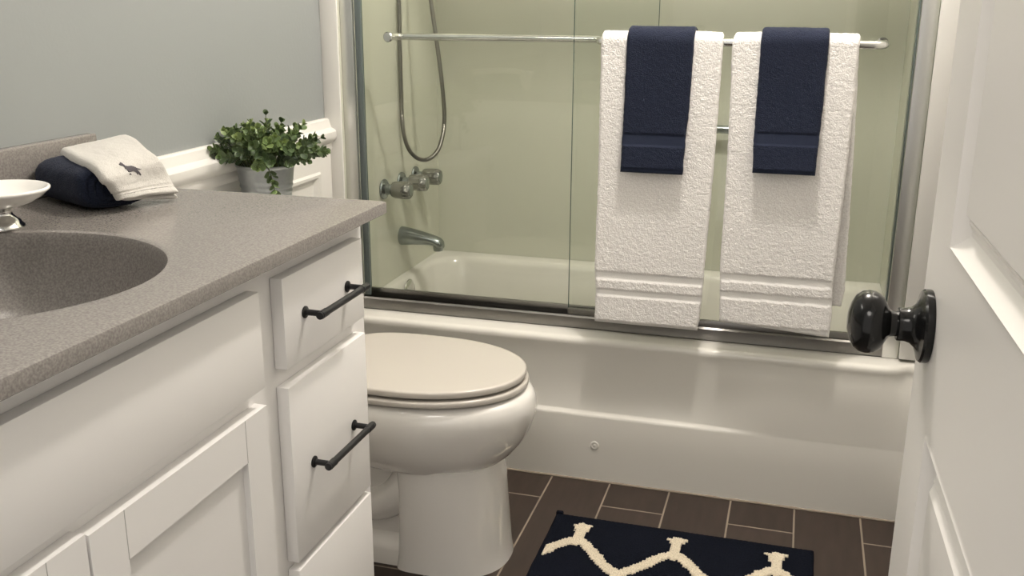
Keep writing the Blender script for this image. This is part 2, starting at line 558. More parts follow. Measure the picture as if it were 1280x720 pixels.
# ------------------------------------------------------------------ sliding shower doors
frame = thing('shower_door_frame', 'silver metal track and side jambs framing the tub opening', 'door frame', (0.76, 0.09, 0.40))
def part(name, bm, mat, root, parent=None, smooth=40):
    """mesh built in world coordinates, hung under a thing that is not at the origin"""
    o = finish(name, bm, mat, None, smooth)
    p = parent or root
    o.parent = p
    o.matrix_parent_inverse = p_inv(p)
    return o
def p_inv(p):
    m = Matrix.Identity(4)
    chain = []
    q = p
    while q is not None:
        chain.append(q); q = q.parent
    for q in reversed(chain):
        m = m @ q.matrix_parent_inverse @ q.matrix_basis
    return m.inverted()
TZ = 0.4012
YT0, YT1 = 0.076, 0.135
bm = bmesh.new()
extrude_x(bm, [(YT0, TZ), (YT0 - 0.002, TZ + 0.002), (YT0 - 0.002, TZ + 0.030), (YT0 + 0.002, TZ + 0.034), (YT0 + 0.006, TZ + 0.034), (YT0 + 0.008, TZ + 0.012),
               (0.098, TZ + 0.012), (0.099, TZ + 0.022), (0.102, TZ + 0.022), (0.103, TZ + 0.010), (0.126, TZ + 0.010), (0.127, TZ + 0.024), (0.131, TZ + 0.024), (YT1, TZ + 0.006), (YT1, TZ)],
          AXL + 0.0012, AXR - 0.0012)
part('bottom_track', bm, M['track'], frame)
bm = bmesh.new()
extrude_x(bm, [(YT0 - 0.006, 1.84), (YT0 - 0.006, 1.895), (YT0 + 0.01, 1.90), (YT1 - 0.01, 1.90), (YT1, 1.895), (YT1, 1.84), (YT1 - 0.004, 1.84), (YT1 - 0.004, 1.892), (YT0 - 0.002, 1.892), (YT0 - 0.002, 1.84)],
          AXL + 0.001, AXR - 0.001)
part('top_track', bm, M['brushed'], frame)
for s in (0, 1):
    bm = bmesh.new()
    if s == 0:
        box(bm, AXL + 0.0005, AXL + 0.036, YT0 - 0.004, YT0 + 0.008, TZ, 1.84, 0.002)
    else:
        box(bm, AXR - 0.038, AXR - 0.0005, YT0 - 0.004, YT0 + 0.012, TZ, 1.84, 0.002)
    jb = part('side_jamb', bm, M['jamb'], frame)
    bm = bmesh.new()
    if s == 0: box(bm, AXL + 0.0355, AXL + 0.0535, 0.0855, 0.094, TZ + 0.036, 1.84, 0.002)
    else: box(bm, AXR - 0.0415, AXR - 0.0385, 0.082, 0.128, TZ + 0.036, 1.84, 0.001)
    part('jamb_gasket', bm, M['gasket'], frame, jb)

YG1, YG2 = 0.089, 0.117      # the two glass planes
def sliding_door(name, label, x0, x1, yg, bar_side, bar_x0, bar_x1, yb, zb, cap_left):
    d = thing(name, label, 'shower door', ((x0 + x1) / 2, yg, TZ + 0.015), 'sliding glass doors of the tub')
    bm = bmesh.new(); box(bm, x0, x1, yg - 0.003, yg + 0.003, TZ + 0.033, 1.862)
    g = part('glass_pane', bm, M['glass'], d, smooth=0)
    for xe in (x0, x1):
        bm = bmesh.new(); box(bm, xe - 0.0006, xe + 0.0006, yg - 0.0031, yg + 0.0031, TZ + 0.052, 1.86)
        part('pane_edge', bm, M['edge_glass'], d, g, 0)
    bm = bmesh.new(); box(bm, x0 - 0.001, x1 + 0.001, yg - 0.006, yg + 0.006, TZ + 0.0255, TZ + 0.051, 0.002)
    part('bottom_rail', bm, M['track'], d)
    # towel bar bent back to the glass at both ends
    sgn = 1 if yg > yb else -1
    r = 0.0095
    def bend(xc, dx):
        out = []
        for k in range(9):
            a = PI / 2 * k / 8
            out.append((xc + dx * 0.024 * math.sin(a), yb + sgn * 0.024 * (1 - math.cos(a)), zb))
        return out
    right = bend(bar_x1 - 0.024, 1) + [(bar_x1, yg - sgn * 0.004, zb)]
    left = list(reversed(bend(bar_x0 + 0.024, -1)))
    left = [(bar_x0, yg - sgn * 0.004, zb)] + left
    bm = bmesh.new(); tube(bm, left + right, r, 16)
    bar = part('towel_bar', bm, M['chrome'], d)
    for xe in (bar_x0, bar_x1):
        bm = bmesh.new()
        lathe(bm, [(0.0125, 0), (0.0135, 0.001), (0.0135, 0.004), (0.011, 0.0065), (0.002, 0.007)], 24, 'y', (xe, yg + sgn * 0.0032, zb))
        c = part('mounting_cap', bm, M['chrome'], d, bar)
        if sgn < 0:
            c.data.transform(Matrix.Translation((0, yg, 0)) @ Matrix.Scale(-1, 4, (0, 1, 0)) @ Matrix.Translation((0, -yg, 0)))
            c.data.flip_normals()
    return d
YB, ZB = -0.005, 1.1468
sliding_door('sliding_glass_panel', 'outer sliding glass panel on the right, carrying the bar hung with towels',
             0.658, 1.446, YG1, -1, 0.737, 1.377, YB, ZB, True)
sliding_door('sliding_glass_panel', 'inner sliding glass panel on the left, its towel bar on the shower side',
             0.0745, 0.862, YG2, 1, 0.148, 0.800, 0.172, 1.1445, True)

# ------------------------------------------------------------------ tub fittings on the alcove wall
def tap_handle(y, label):
    t = thing('faucet_handle', label, 'faucet handle', (AXL, y, 0.697), 'faucet handles on the tub wall')
    bm = bmesh.new(); lathe(bm, [(0.030, 0.0003), (0.031, 0.003), (0.0295, 0.007), (0.024, 0.0095), (0.017, 0.012), (0.015, 0.022), (0.013, 0.034)], 28, 'x')
    finish('escutcheon', bm, M['satin'], t)
    bm = bmesh.new()
    rings = []
    for h, r in ((0.028, 0.017), (0.031, 0.0225), (0.038, 0.025), (0.060, 0.0265), (0.082, 0.0255), (0.088, 0.0225)):
        ring = []
        for i in range(64):
            a = 2 * PI * i / 64
            rr = r * (1 - 0.075 * (0.5 - 0.5 * math.cos(8 * a)) ** 2)
            ring.append((h, rr * math.cos(a), rr * math.sin(a)))
        rings.append(ring)
    ring_loft(bm, rings)
    k = finish('knob_grip', bm, M['acrylic'], t, 50)
    bm = bmesh.new(); lathe(bm, [(0.016, 0.0878), (0.016, 0.0895), (0.013, 0.0905), (0.002, 0.091)], 24, 'x')
    finish('index_cap', bm, M['satin'], k)
tap_handle(0.318, 'fluted faucet knob nearest the glass, left of the tub knobs')
tap_handle(0.452, 'fluted faucet knob in the middle of the row above the spout')
tap_handle(0.569, 'fluted faucet knob deepest in the tub, right of the knob row')

sp = thing('tub_spout', 'grey satin metal tub spout below the row of faucet knobs', 'faucet', (AXL, 0.446, 0.527))
bm = bmesh.new()
rings = []
for h, rz, ry, dz in ((0.0003, 0.029, 0.029, 0.0), (0.003, 0.030, 0.030, 0.0), (0.012, 0.029, 0.0285, 0), (0.04, 0.0255, 0.0265, -0.001), (0.07, 0.0215, 0.025, -0.003),
                      (0.095, 0.018, 0.0235, -0.006), (0.115, 0.0165, 0.022, -0.010), (0.130, 0.0165, 0.020, -0.0155), (0.138, 0.0135, 0.0165, -0.020), (0.1415, 0.007, 0.009, -0.0245)):
    ring = []
    for i in range(32):
        a = 2 * PI * i / 32
        ring.append((h, ry * math.cos(a), dz + rz * math.sin(a)))
    rings.append(ring)
ring_loft(bm, rings)
finish('spout_body', bm, M['satin'], sp, 50)
bm = bmesh.new(); lathe(bm, [(0.0145, -0.040), (0.0155, -0.032), (0.0155, -0.018)], 24, 'z', (0.123, 0, 0))
finish('outlet_lip', bm, M['satin'], sp)

HX = [(0.047, 1.90), (0.0455, 1.70), (0.045, 1.45), (0.0440, 1.24), (0.0430, 1.10), (0.0430, 1.0), (0.0435, 0.91), (0.0475, 0.850), (0.0625, 0.802), (0.0895, 0.7745),
      (0.1225, 0.7705), (0.1540, 0.794), (0.1728, 0.8386), (0.1815, 0.904), (0.174, 1.01), (0.160, 1.126), (0.1445, 1.24), (0.128, 1.40), (0.110, 1.60), (0.100, 1.80), (0.096, 1.90)]
hose = thing('shower_hose', 'ribbed steel shower hose hanging in a loop inside the tub alcove', 'hose', (AXL, 0.45, 1.9))
bm = bmesh.new()
path = catmull([(x, 0.45, z) for x, z in HX], 40)
rad = [0.0062 + (0.0006 if i % 2 else -0.0005) for i in range(len(path))]
tube(bm, path, rad, 10)
part('hose_sleeve', bm, M['hose'], hose, smooth=60)
bm = bmesh.new()
lathe(bm, [(0.028, 0.0002), (0.028, 0.004), (0.012, 0.008), (0.012, 0.03), (0.009, 0.036)], 24, 'x', (AXL, 0.45, 1.915))
lathe(bm, [(0.009, -0.04), (0.009, 0.0)], 20, 'z', (AXL + 0.0145, 0.45, 1.925))
part('wall_elbow', bm, M['chrome'], hose)
bm = bmesh.new()
tube(bm, [(AXL, 0.45, 2.02), (AXL + 0.05, 0.45, 2.01), (0.094, 0.45, 1.97), (0.096, 0.45, 1.90)], 0.010, 14)
part('shower_arm', bm, M['chrome'], hose)

gb = thing('grab_bar', 'slim metal bar on the alcove back wall, glimpsed between the white towels', 'grab bar', (1.0, AYB, 0.862))
bm = bmesh.new()
tube(bm, [(0.83, AYB - 0.001, 0.862), (0.83, AYB - 0.035, 0.862), (0.845, AYB - 0.045, 0.862), (1.14, AYB - 0.045, 0.862), (1.155, AYB - 0.035, 0.862), (1.155, AYB - 0.001, 0.862)], 0.0125, 16)
part('bar', bm, M['satin'], gb)
for xe in (0.83, 1.155):
    bm = bmesh.new(); lathe(bm, [(0.024, -0.0005), (0.024, -0.006), (0.012, -0.010)], 24, 'y', (xe, AYB, 0.862))
    part('flange', bm, M['chrome'], gb)

# ------------------------------------------------------------------ towels on the bar
def hung_towel(name, label, cat, group, rb, t, xl_f, xr_f, xl_b, xr_b, zf, zb, mats, bands, amp, seed, tilt=0.0, flare=0.0, step=0.0028, wob=0.002, ytilt=0.0):
    """rb: distance of the cloth's mid-surface from the bar axis. xl_f(z), xr_f(z): side edges of the front fall."""
    path = []      # (y, z, nz) along the length
    nb = int((ZB - zb) / step)
    nf = int((ZB - zf) / step)
    for k in range(nb): path.append(('b', zb + (ZB - zb) * k / nb))
    na = max(8, int(PI * rb / step))
    for k in range(na): path.append(('a', PI * k / na))
    for k in range(nf + 1): path.append(('f', ZB - (ZB - zf) * k / nf))
    width = xr_f(ZB) - xl_f(ZB)
    m = int(width / step)
    n = len(path)
    P = np.zeros((n, m + 1, 3)); TH = np.full((n, m + 1), t); BD = np.zeros((n, m + 1), int)
    for i, (kind, q) in enumerate(path):
        for j in range(m + 1):
            v = j / m
            if kind == 'a':
                y = YB + rb * math.cos(q); z = ZB + rb * math.sin(q)
                f = q / PI
                x = (1 - f) * (xl_b(ZB) + (xr_b(ZB) - xl_b(ZB)) * v) + f * (xl_f(ZB) + (xr_f(ZB) - xl_f(ZB)) * v)
                z += 0.0012 * noise.noise((x * 18 + seed, 0, 1))
            elif kind == 'b':
                z = q; y = YB + rb
                x = xl_b(z) + (xr_b(z) - xl_b(z)) * v
            else:
                z = q
                h = (ZB - z) / (ZB - zf)
                x = xl_f(z) + (xr_f(z) - xl_f(z)) * v
                wv = noise.noise((x * 7 + seed, z * 2.2, 0.3))
                y = YB - rb - wob * wv * h - flare * h * h * h
                z = q - tilt * (v - 0.5) * h
                y -= ytilt * h * h
                hh = z - 0.0 + tilt * (v - 0.5)
                for (b0, b1) in bands:
                    if b0 < z + tilt * (v - 0.5) * 0.0 < b1:
                        BD[i, j] = 1; TH[i, j] = t * 0.62
            P[i, j] = (x, y, z)
    def bump(i, j, p):
        if BD[i, j]: return 0.0
        a = noise.noise((p[0] * 200 + seed, p[2] * 185, p[1] * 200))
        b = noise.noise((p[0] * 85, p[2] * 105 + seed, p[1] * 90))
        return amp * (a + 0.45 * b)
    bm = bmesh.new()
    shell(bm, P, TH, lambda i, j: int(BD[i, j]), 3, bump)
    o = finish(name, bm, mats, None, smooth=180)
    tag(o, label, cat, group)
    return o

def lin(pts):
    zs = [p[0] for p in pts]; xs = [p[1] for p in pts]
    def f(z):
        return float(np.interp(z, zs, xs)) + 0.0012 * noise.noise((z * 30, xs[0] * 9, 0)) + 0.0007 * noise.noise((z * 110, xs[0] * 31, 4))
    return f
TW = 0.0145
RW = 0.0098 + TW / 2
wm = [M['white_terry'], M['white_band']]
hung_towel('bath_towel', 'left white bath towel on the bar, under the left navy hand towel', 'towel', 'white bath towels on the shower bar', RW, TW,
           lin([(0.44, 0.752), (0.53, 0.7535), (0.60, 0.749), (0.85, 0.750), (1.17, 0.748)]),
           lin([(0.44, 1.008), (0.53, 1.016), (0.60, 1.018), (0.88, 1.026), (1.17, 1.030)]),
           lin([(0.44, 0.760), (1.17, 0.750)]), lin([(0.44, 1.010), (1.17, 1.028)]),
           0.459, 0.470, wm, [(0.572, 0.592), (0.530, 0.548), (0.440, 0.4665)], 0.0011, 3.1, 0.0, 0.004)
hung_towel('bath_towel', 'right white bath towel on the bar, its back layer showing past the edge', 'towel', 'white bath towels on the shower bar', RW, TW,
           lin([(0.44, 1.0615), (0.53, 1.060), (0.60, 1.0545), (0.85, 1.055), (1.17, 1.0495)]),
           lin([(0.44, 1.317), (0.53, 1.320), (0.60, 1.316), (0.88, 1.322), (1.17, 1.322)]),
           lin([(0.44, 1.10), (1.17, 1.056)]), lin([(0.50, 1.336), (0.58, 1.345), (0.75, 1.340), (0.95, 1.333), (1.17, 1.3225)]),
           0.480, 0.540, wm, [(0.592, 0.611), (0.549, 0.567), (0.440, 0.4875)], 0.0011, 9.4, 0.016, 0.004)
TN = 0.0100
RN = 0.0098 + TW + TN / 2 + 0.001
nm = [M['navy_terry'], M['navy_band']]
hung_towel('hand_towel', 'left navy hand towel over the left white bath towel', 'towel', 'navy hand towels over the white towels', RN, TN,
           lin([(0.84, 0.809), (0.93, 0.809), (1.19, 0.812)]), lin([(0.84, 0.9565), (0.93, 0.9585), (1.0, 0.963), (1.19, 0.966)]),
           lin([(0.84, 0.812), (1.19, 0.814)]), lin([(0.84, 0.962), (1.19, 0.970)]),
           0.846, 0.840, nm, [(0.908, 0.937), (0.847, 0.856)], 0.0008, 1.7, 0.0, 0.014)
hung_towel('hand_towel', 'right navy hand towel over the right white bath towel', 'towel', 'navy hand towels over the white towels', RN, TN,
           lin([(0.84, 1.116), (0.93, 1.1125), (1.19, 1.113)]), lin([(0.84, 1.253), (0.93, 1.255), (1.0, 1.257), (1.19, 1.258)]),
           lin([(0.84, 1.116), (1.19, 1.115)]), lin([(0.84, 1.253), (1.19, 1.258)]),
           0.860, 0.870, nm, [(0.922, 0.951), (0.861, 0.868)], 0.0008, 5.2, 0.0, 0.020)

# ------------------------------------------------------------------ toilet
TY = -0.425
toilet = thing('toilet', 'white elongated toilet with closed lid between the vanity and the tub', 'toilet', (0.40, TY, 0))
def egg(xb, xf, hw, z, xm=None, n=64, back=2.6, front=2.0):
    if xm is None: xm = xb + (xf - xb) * 0.46
    pts = []
    for i in range(n):
        a = 2 * PI * i / n
        c, s = math.cos(a), math.sin(a)
        e = front if c >= 0 else back
        x = xm + (xf - xm if c >= 0 else xm - xb) * math.copysign(abs(c) ** (2 / e), c)
        y = hw * math.copysign(abs(s) ** (2 / e), s)
        pts.append((x - 0.40, y, z))
    return pts
bm = bmesh.new()
secs = [(0.17, 0.680, 0.165, 0.4175), (0.16, 0.692, 0.178, 0.414), (0.16, 0.700, 0.186, 0.405), (0.16, 0.7045, 0.190, 0.390), (0.165, 0.705, 0.191, 0.372), (0.17, 0.701, 0.188, 0.352),
        (0.18, 0.692, 0.180, 0.325), (0.20, 0.676, 0.167, 0.295), (0.23, 0.655, 0.150, 0.268), (0.26, 0.637, 0.137, 0.252), (0.27, 0.630, 0.131, 0.245)]
ring_loft(bm, [egg(a, b, c, z) for a, b, c, z in secs], True, True)
# front pedestal column
secs = [(0.405, 0.628, 0.126, 0.252, 0.50), (0.412, 0.630, 0.124, 0.235, 0.50), (0.416, 0.634, 0.124, 0.19, 0.50), (0.415, 0.640, 0.125, 0.10, 0.50), (0.412, 0.646, 0.127, 0.03, 0.50), (0.408, 0.650, 0.130, 0.0, 0.50)]
ring_loft(bm, [egg(a, b, c, z, m, 64, 7.0, 2.3) for a, b, c, z, m in secs], True, True)
# rear body, foot and the two trapway bulges
def rbox(x0, x1, hw, z, r=0.03):
    return [(p[0] - 0.40, p[1], p[2]) for p in rrect(x0, x1, -hw, hw, r, z, 6)]
ring_loft(bm, [rbox(0.09, 0.46, 0.112, 0.0), rbox(0.09, 0.46, 0.110, 0.035), rbox(0.10, 0.46, 0.104, 0.050), rbox(0.12, 0.46, 0.074, 0.062), rbox(0.12, 0.46, 0.070, 0.26), rbox(0.10, 0.46, 0.120, 0.32), rbox(0.05, 0.46, 0.160, 0.40)], True, True)
for s in (-1, 1):
    tp = catmull([(0.06, s * 0.060, 0.262), (0.035, s * 0.062, 0.205), (-0.005, s * 0.062, 0.150), (-0.07, s * 0.060, 0.125), (-0.135, s * 0.060, 0.16), (-0.17, s * 0.056, 0.23), (-0.20, s * 0.05, 0.26)], 8)
    tube(bm, tp, 0.043, 16)
finish('bowl', bm, M['porcelain'], toilet, 50)
def flat_ring(name, zz, xf, hw, xb, mat, parent, dome=0.0):
    bm = bmesh.new()
    rs = []
    z0, z1 = zz
    for f, ins in ((0, 0.010), (0.02, 0.0035), (0.10, 0.0008), (0.22, 0.0), (0.74, 0.0), (0.89, 0.0012), (0.97, 0.004), (1.0, 0.009)):
        rs.append(egg(xb + ins, xf - ins, hw - ins, z0 + (z1 - z0) * f, None, 96, 3.4, 2.08))
    for q in (0.8, 0.5, 0.2):
        b = egg(xb + 0.012, xf - 0.012, hw - 0.012, z1 + dome * (1 - q * q), None, 96, 3.4, 2.08)
        cx = (xb + xf) / 2 - 0.40
        rs.append([(cx + (p[0] - cx) * q, p[1] * q, p[2]) for p in b])
    ring_loft(bm, rs, True, True)
    return finish(name, bm, mat, parent, 45)
flat_ring('seat', (0.4222, 0.4368), 0.684, 0.186, 0.20, M['seat'], toilet)
flat_ring('lid', (0.4418, 0.4580), 0.679, 0.182, 0.205, M['seat'], toilet, 0.0025)
for s in (-1, 1):
    bm = bmesh.new(); box(bm, -0.215, -0.175, s * 0.075 - 0.02, s * 0.075 + 0.02, 0.415, 0.452, 0.006)
    finish('lid_hinge', bm, M['seat'], toilet)
bm = bmesh.new()
ring_loft(bm, [[(p[0] - 0.40, p[1], p[2]) for p in rrect(a, b, -c, c, 0.025, z, 6)] for a, b, c, z in ((0.02, 0.17, 0.18, 0.402), (0.01, 0.185, 0.20, 0.43), (0.005, 0.195, 0.215, 0.60), (0.005, 0.198, 0.22, 0.730))])
finish('tank', bm, M['porcelain'], toilet, 50)
bm = bmesh.new()
ring_loft(bm, [[(p[0] - 0.40, p[1], p[2]) for p in rrect(a, b, -c, c, 0.028, z, 6)] for a, b, c, z in ((0.006, 0.203, 0.225, 0.7305), (0.003, 0.210, 0.232, 0.735), (0.003, 0.210, 0.232, 0.755), (0.007, 0.205, 0.227, 0.762), (0.02, 0.19, 0.21, 0.765))])
finish('tank_lid', bm, M['porcelain'], toilet, 50)
bm = bmesh.new()
tube(bm, [(-0.2, -0.16, 0.70), (-0.178, -0.16, 0.70), (-0.178, -0.15, 0.699), (-0.178, -0.09, 0.690)], 0.006, 10)
finish('flush_lever', bm, M['chrome'], toilet)

# ------------------------------------------------------------------ potted plant on the tank
PX, PY, PZ = 0.075, -0.420, 0.7655
plant = thing('potted_plant', 'bushy green plant in a round galvanised pot on the toilet tank', 'plant', (PX, PY, PZ))
PH = 0.121
bm = bmesh.new()
prof = [(0.046, 0.0), (0.0475, 0.001)]
for k in range(1, 31):
    z = (PH - 0.006) * k / 30
    r = 0.0475 + 0.0155 * k / 30
    if 0.034 < z < 0.086:
        r += 0.0011 * math.cos((z - 0.034) / 0.052 * 2 * PI * 4)
    prof.append((r, z))
prof += [(0.0645, PH - 0.005), (0.0655, PH - 0.0025), (0.0645, PH), (0.0625, PH), (0.061, PH - 0.003), (0.057, PH - 0.03)]
lathe(bm, prof, 56, 'z')
finish('pot', bm, M['zinc'], plant, 50)
bm = bmesh.new(); lathe(bm, [(0.0005, PH - 0.016), (0.03, PH - 0.014), (0.0575, PH - 0.017)], 32, 'z', (0, 0, 0), True, False)
finish('soil', bm, M['soil'], plant)
rnd = random.Random(21)
bs = bmesh.new(); bl = bmesh.new()
tone_layer = bl.verts.layers.float.new('tone')
def leaf(bm, base, d, up, L, Wd, tone):
    d = d.normalized(); side = d.cross(up)
    if side.length < 1e-4: side = d.orthogonal()
    side.normalize(); nrm = side.cross(d).normalized()
    prof = [(0.0, 0.08), (0.12, 0.45), (0.32, 0.90), (0.55, 1.0), (0.78, 0.80), (0.92, 0.42), (1.0, 0.06)]
    rows = []
    for t, w in prof:
        c = base + d * (L * t) + nrm * (L * 0.20 * t * t)
        row = [c - side * Wd * w + nrm * Wd * 0.4 * w, c - side * Wd * w * 0.75 + nrm * Wd * 0.25 * w, c, c + side * Wd * w * 0.75 + nrm * Wd * 0.25 * w, c + side * Wd * w + nrm * Wd * 0.4 * w]
        vs = []
        for k, p in enumerate(row):
            v = bm.verts.new(p)
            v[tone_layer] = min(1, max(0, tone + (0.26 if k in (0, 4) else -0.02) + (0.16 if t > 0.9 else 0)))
            vs.append(v)
        rows.append(vs)
    for a, b in zip(rows[:-1], rows[1:]):
        for k in range(4):
            bm.faces.new((a[k], a[k + 1], b[k + 1], b[k]))
def sprig(az, tilt, L, droop, bright, pairs, r0=0.02, trail=False):
    base = Vector((r0 * math.cos(az), r0 * math.sin(az), PH - 0.014))
    dirv = Vector((math.sin(tilt) * math.cos(az), math.sin(tilt) * math.sin(az), math.cos(tilt)))
    pts = [base]
    p = base.copy(); d = dirv.copy()
    n = 12
    for k in range(n):
        d = (d + Vector((0, 0, -droop / n)) + Vector((rnd.uniform(-.05, .05), rnd.uniform(-.05, .05), rnd.uniform(-.03, .03)))).normalized()
        p = p + d * (L / n)
        rad = math.hypot(p.x, p.y)
        lim = PH + 0.014
        if k > 0 and p.z < lim and (not trail or rad < 0.068):
            p.z = lim - (0.012 if k < 2 else 0.0)
        if p.x < -PX + 0.002: p.x = -PX + 0.002
        pts.append(p.copy())
    tube(bs, pts, [0.0014 - 0.0007 * i / n for i in range(n + 1)], 5)
    phase = rnd.uniform(0, PI)
    for q in range(pairs):
        f = 0.26 + 0.74 * (q + 1) / pairs
        i = min(int(f * n), n - 1); tt = f * n - i
        c = pts[i].lerp(pts[i + 1], min(tt, 1))
        t = (pts[i + 1] - pts[i]).normalized()
        ref = t.orthogonal().normalized()
        for s in (0, 1):
            a = phase + q * PI / 2 + s * PI
            rad = (Matrix.Rotation(a, 3, t) @ ref)
            size = rnd.uniform(0.0150, 0.0205) * (1.0 - 0.35 * (f > 0.9))
            spread = 0.9 if f < 0.9 else 0.5
            dd = rad * spread + t * 0.55
            if c.x + dd.x * size < -PX - 0.012: continue
            if not trail and c.z + dd.z * size < PH - 0.001: dd.z = abs(dd.z) * 0.3
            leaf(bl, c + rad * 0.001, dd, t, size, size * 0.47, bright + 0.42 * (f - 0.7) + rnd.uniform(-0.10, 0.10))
    if bright > 0.15:
        for s in range(2):
            a = phase + s * PI + 0.7
            t = (pts[-1] - pts[-2]).normalized()
            rad = Matrix.Rotation(a, 3, t) @ t.orthogonal().normalized()
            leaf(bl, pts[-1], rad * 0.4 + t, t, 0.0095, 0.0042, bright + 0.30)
for k in range(64):
    az = k * 2.39996 + rnd.uniform(-0.3, 0.3)
    q = (k + 0.5) / 64
    tilt = 0.08 + 1.34 * q ** 0.8
    L = 0.090 + 0.018 * math.sin(q * PI) + rnd.uniform(-0.018, 0.010)
    sprig(az, tilt, L, 0.15 + 0.25 * q, rnd.choice((0.06, 0.18, 0.32, 0.46)), rnd.choice((5, 6)), 0.010 + 0.036 * q)
# marked sprigs: a trailing one over the pot's front, long ones to both sides, a tall bare one
sprig(-1.00, 1.25, 0.105, 2.4, 0.40, 7, 0.048, True)
sprig(0.30, 1.22, 0.108, 0.30, 0.22, 7, 0.03)
sprig(0.50, 0.90, 0.110, 0.15, 0.08, 5, 0.03)
sprig(3.95, 1.25, 0.100, 0.25, 0.34, 7, 0.03)
sprig(4.1, 1.0, 0.100, 0.25, 0.34, 7, 0.03)
sprig(-0.6, 0.10, 0.128, 0.0, 0.05, 4, 0.01)
sprig(4.3, 0.62, 0.122, 0.1, 0.46, 7, 0.02)
sprig(0.25, 0.55, 0.118, 0.1, 0.42, 7, 0.02)
for az, tl in ((-1.3, 0.5), (-1.0, 0.8), (-0.6, 0.75), (-1.7, 0.75), (-0.2, 0.9)): sprig(az, tl, 0.095, 0.15, 0.50, 6, 0.02)
finish('stems', bs, M['stem'], plant, 60)
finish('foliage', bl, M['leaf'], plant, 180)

# ------------------------------------------------------------------ vanity
VY0, VY1 = -2.095, -0.876
FX = 0.5146      # face frame
HXF = 0.5346     # drawer and door faces
CZ0, CZ1 = 0.8924, 0.914
van = thing('vanity_cabinet', 'white shaker vanity cabinet with black bar pulls beside the toilet', 'cabinet', (0.26, (VY0 + VY1) / 2, 0))
bm = bmesh.new()
box(bm, 0.001, FX, VY1 - 0.018, VY1, 0.0, CZ0 - 0.0005)
box(bm, 0.001, FX, VY0, VY0 + 0.018, 0.0, CZ0 - 0.0005)
box(bm, 0.001, 0.012, VY0 + 0.018, VY1 - 0.018, 0.10, CZ0 - 0.0005)
box(bm, 0.012, FX - 0.019, VY0 + 0.018, VY1 - 0.018, 0.10, 0.118)
box(bm, FX - 0.019, FX, VY0 + 0.018, VY1 - 0.018, 0.10, CZ0 - 0.0005)
box(bm, 0.43, 0.445, VY0 + 0.018, VY1 - 0.018, 0.0, 0.10)
part('carcass', bm, M['cabinet'], van, smooth=0)
def bar_pull(parent, y0, y1, z):
    bm = bmesh.new()
    xo = HXF + 0.030
    for y in (y0, y1):
        lathe(bm, [(0.0092, 0.0002), (0.0092, 0.0022), (0.0075, 0.0035), (0.0048, 0.0045), (0.0045, 0.030)], 18, 'x', (HXF, y, z))
    rr = 0.0056
    n = 24
    ys = [y0 - 0.012, y0 - 0.0115, y0 - 0.008, y0 - 0.0075, y0 + 0.010, y0 + 0.0105, y1 - 0.0105, y1 - 0.010, y1 + 0.0075, y1 + 0.008, y1 + 0.0115, y1 + 0.012]
    rs = [0.0045, 0.0058, 0.0058, 0.0064, 0.0064, 0.0056, 0.0056, 0.0064, 0.0064, 0.0058, 0.0058, 0.0045]
    tube(bm, [(xo, y, z) for y in ys], rs, 16)
    return part('handle', bm, M['black'], van, parent, smooth=35)
def slab(name, y0, y1, z0, z1):
    bm = bmesh.new(); box(bm, FX + 0.0004, HXF, y0, y1, z0, z1, 0.0014)
    return part(name, bm, M['cabinet'], van)
d1 = slab('drawer', -1.1800, -0.9148, 0.7228, 0.8585)
d2 = slab('drawer', -1.1805, -0.9152, 0.4097, 0.6950)
d3 = slab('drawer', -1.1805, -0.9160, 0.1100, 0.3960)
bar_pull(d1, -1.1195, -0.9765, 0.7925)
bar_pull(d2, -1.1170, -0.9740, 0.5500)
bar_pull(d3, -1.1170, -0.9740, 0.2500)
slab('false_front', -1.978, -1.2410, 0.7200, 0.8575)
shk = [(0.0002, 0.009), (0.004, 0.009)]
def shaker(y0, y1, z0, z1):
    bm = bmesh.new()
    W, H = y1 - y0, z1 - z0
    # stiles and rails with a hairline joint between them, panel set back
    sw, rw = 0.0570, 0.0615
    panel_slab(bm, W, H, 0.0196, [(sw, W - sw, rw, H - rw)], shk, lambda u, v, d: (HXF - d, y0 + u, z0 + v))
    o = part('door', bm, M['cabinet'], van, smooth=25)
    for u in (sw, W - sw):
        for v0, v1 in ((0.0, rw), (H - rw, H)):
            bm = bmesh.new()
            box(bm, HXF - 0.0002, HXF + 0.00025, y0 + u - 0.0005, y0 + u + 0.0005, z0 + v0, z0 + v1)
            part('joint_line', bm, M['joint'], van, o, 0)
    return o
M['joint'] = simple('paint_joint', (0.42, 0.41, 0.39), 0.6)
shaker(-1.6050, -1.2410, 0.11, 0.6940)
shaker(-1.9760, -1.6095, 0.11, 0.6985)

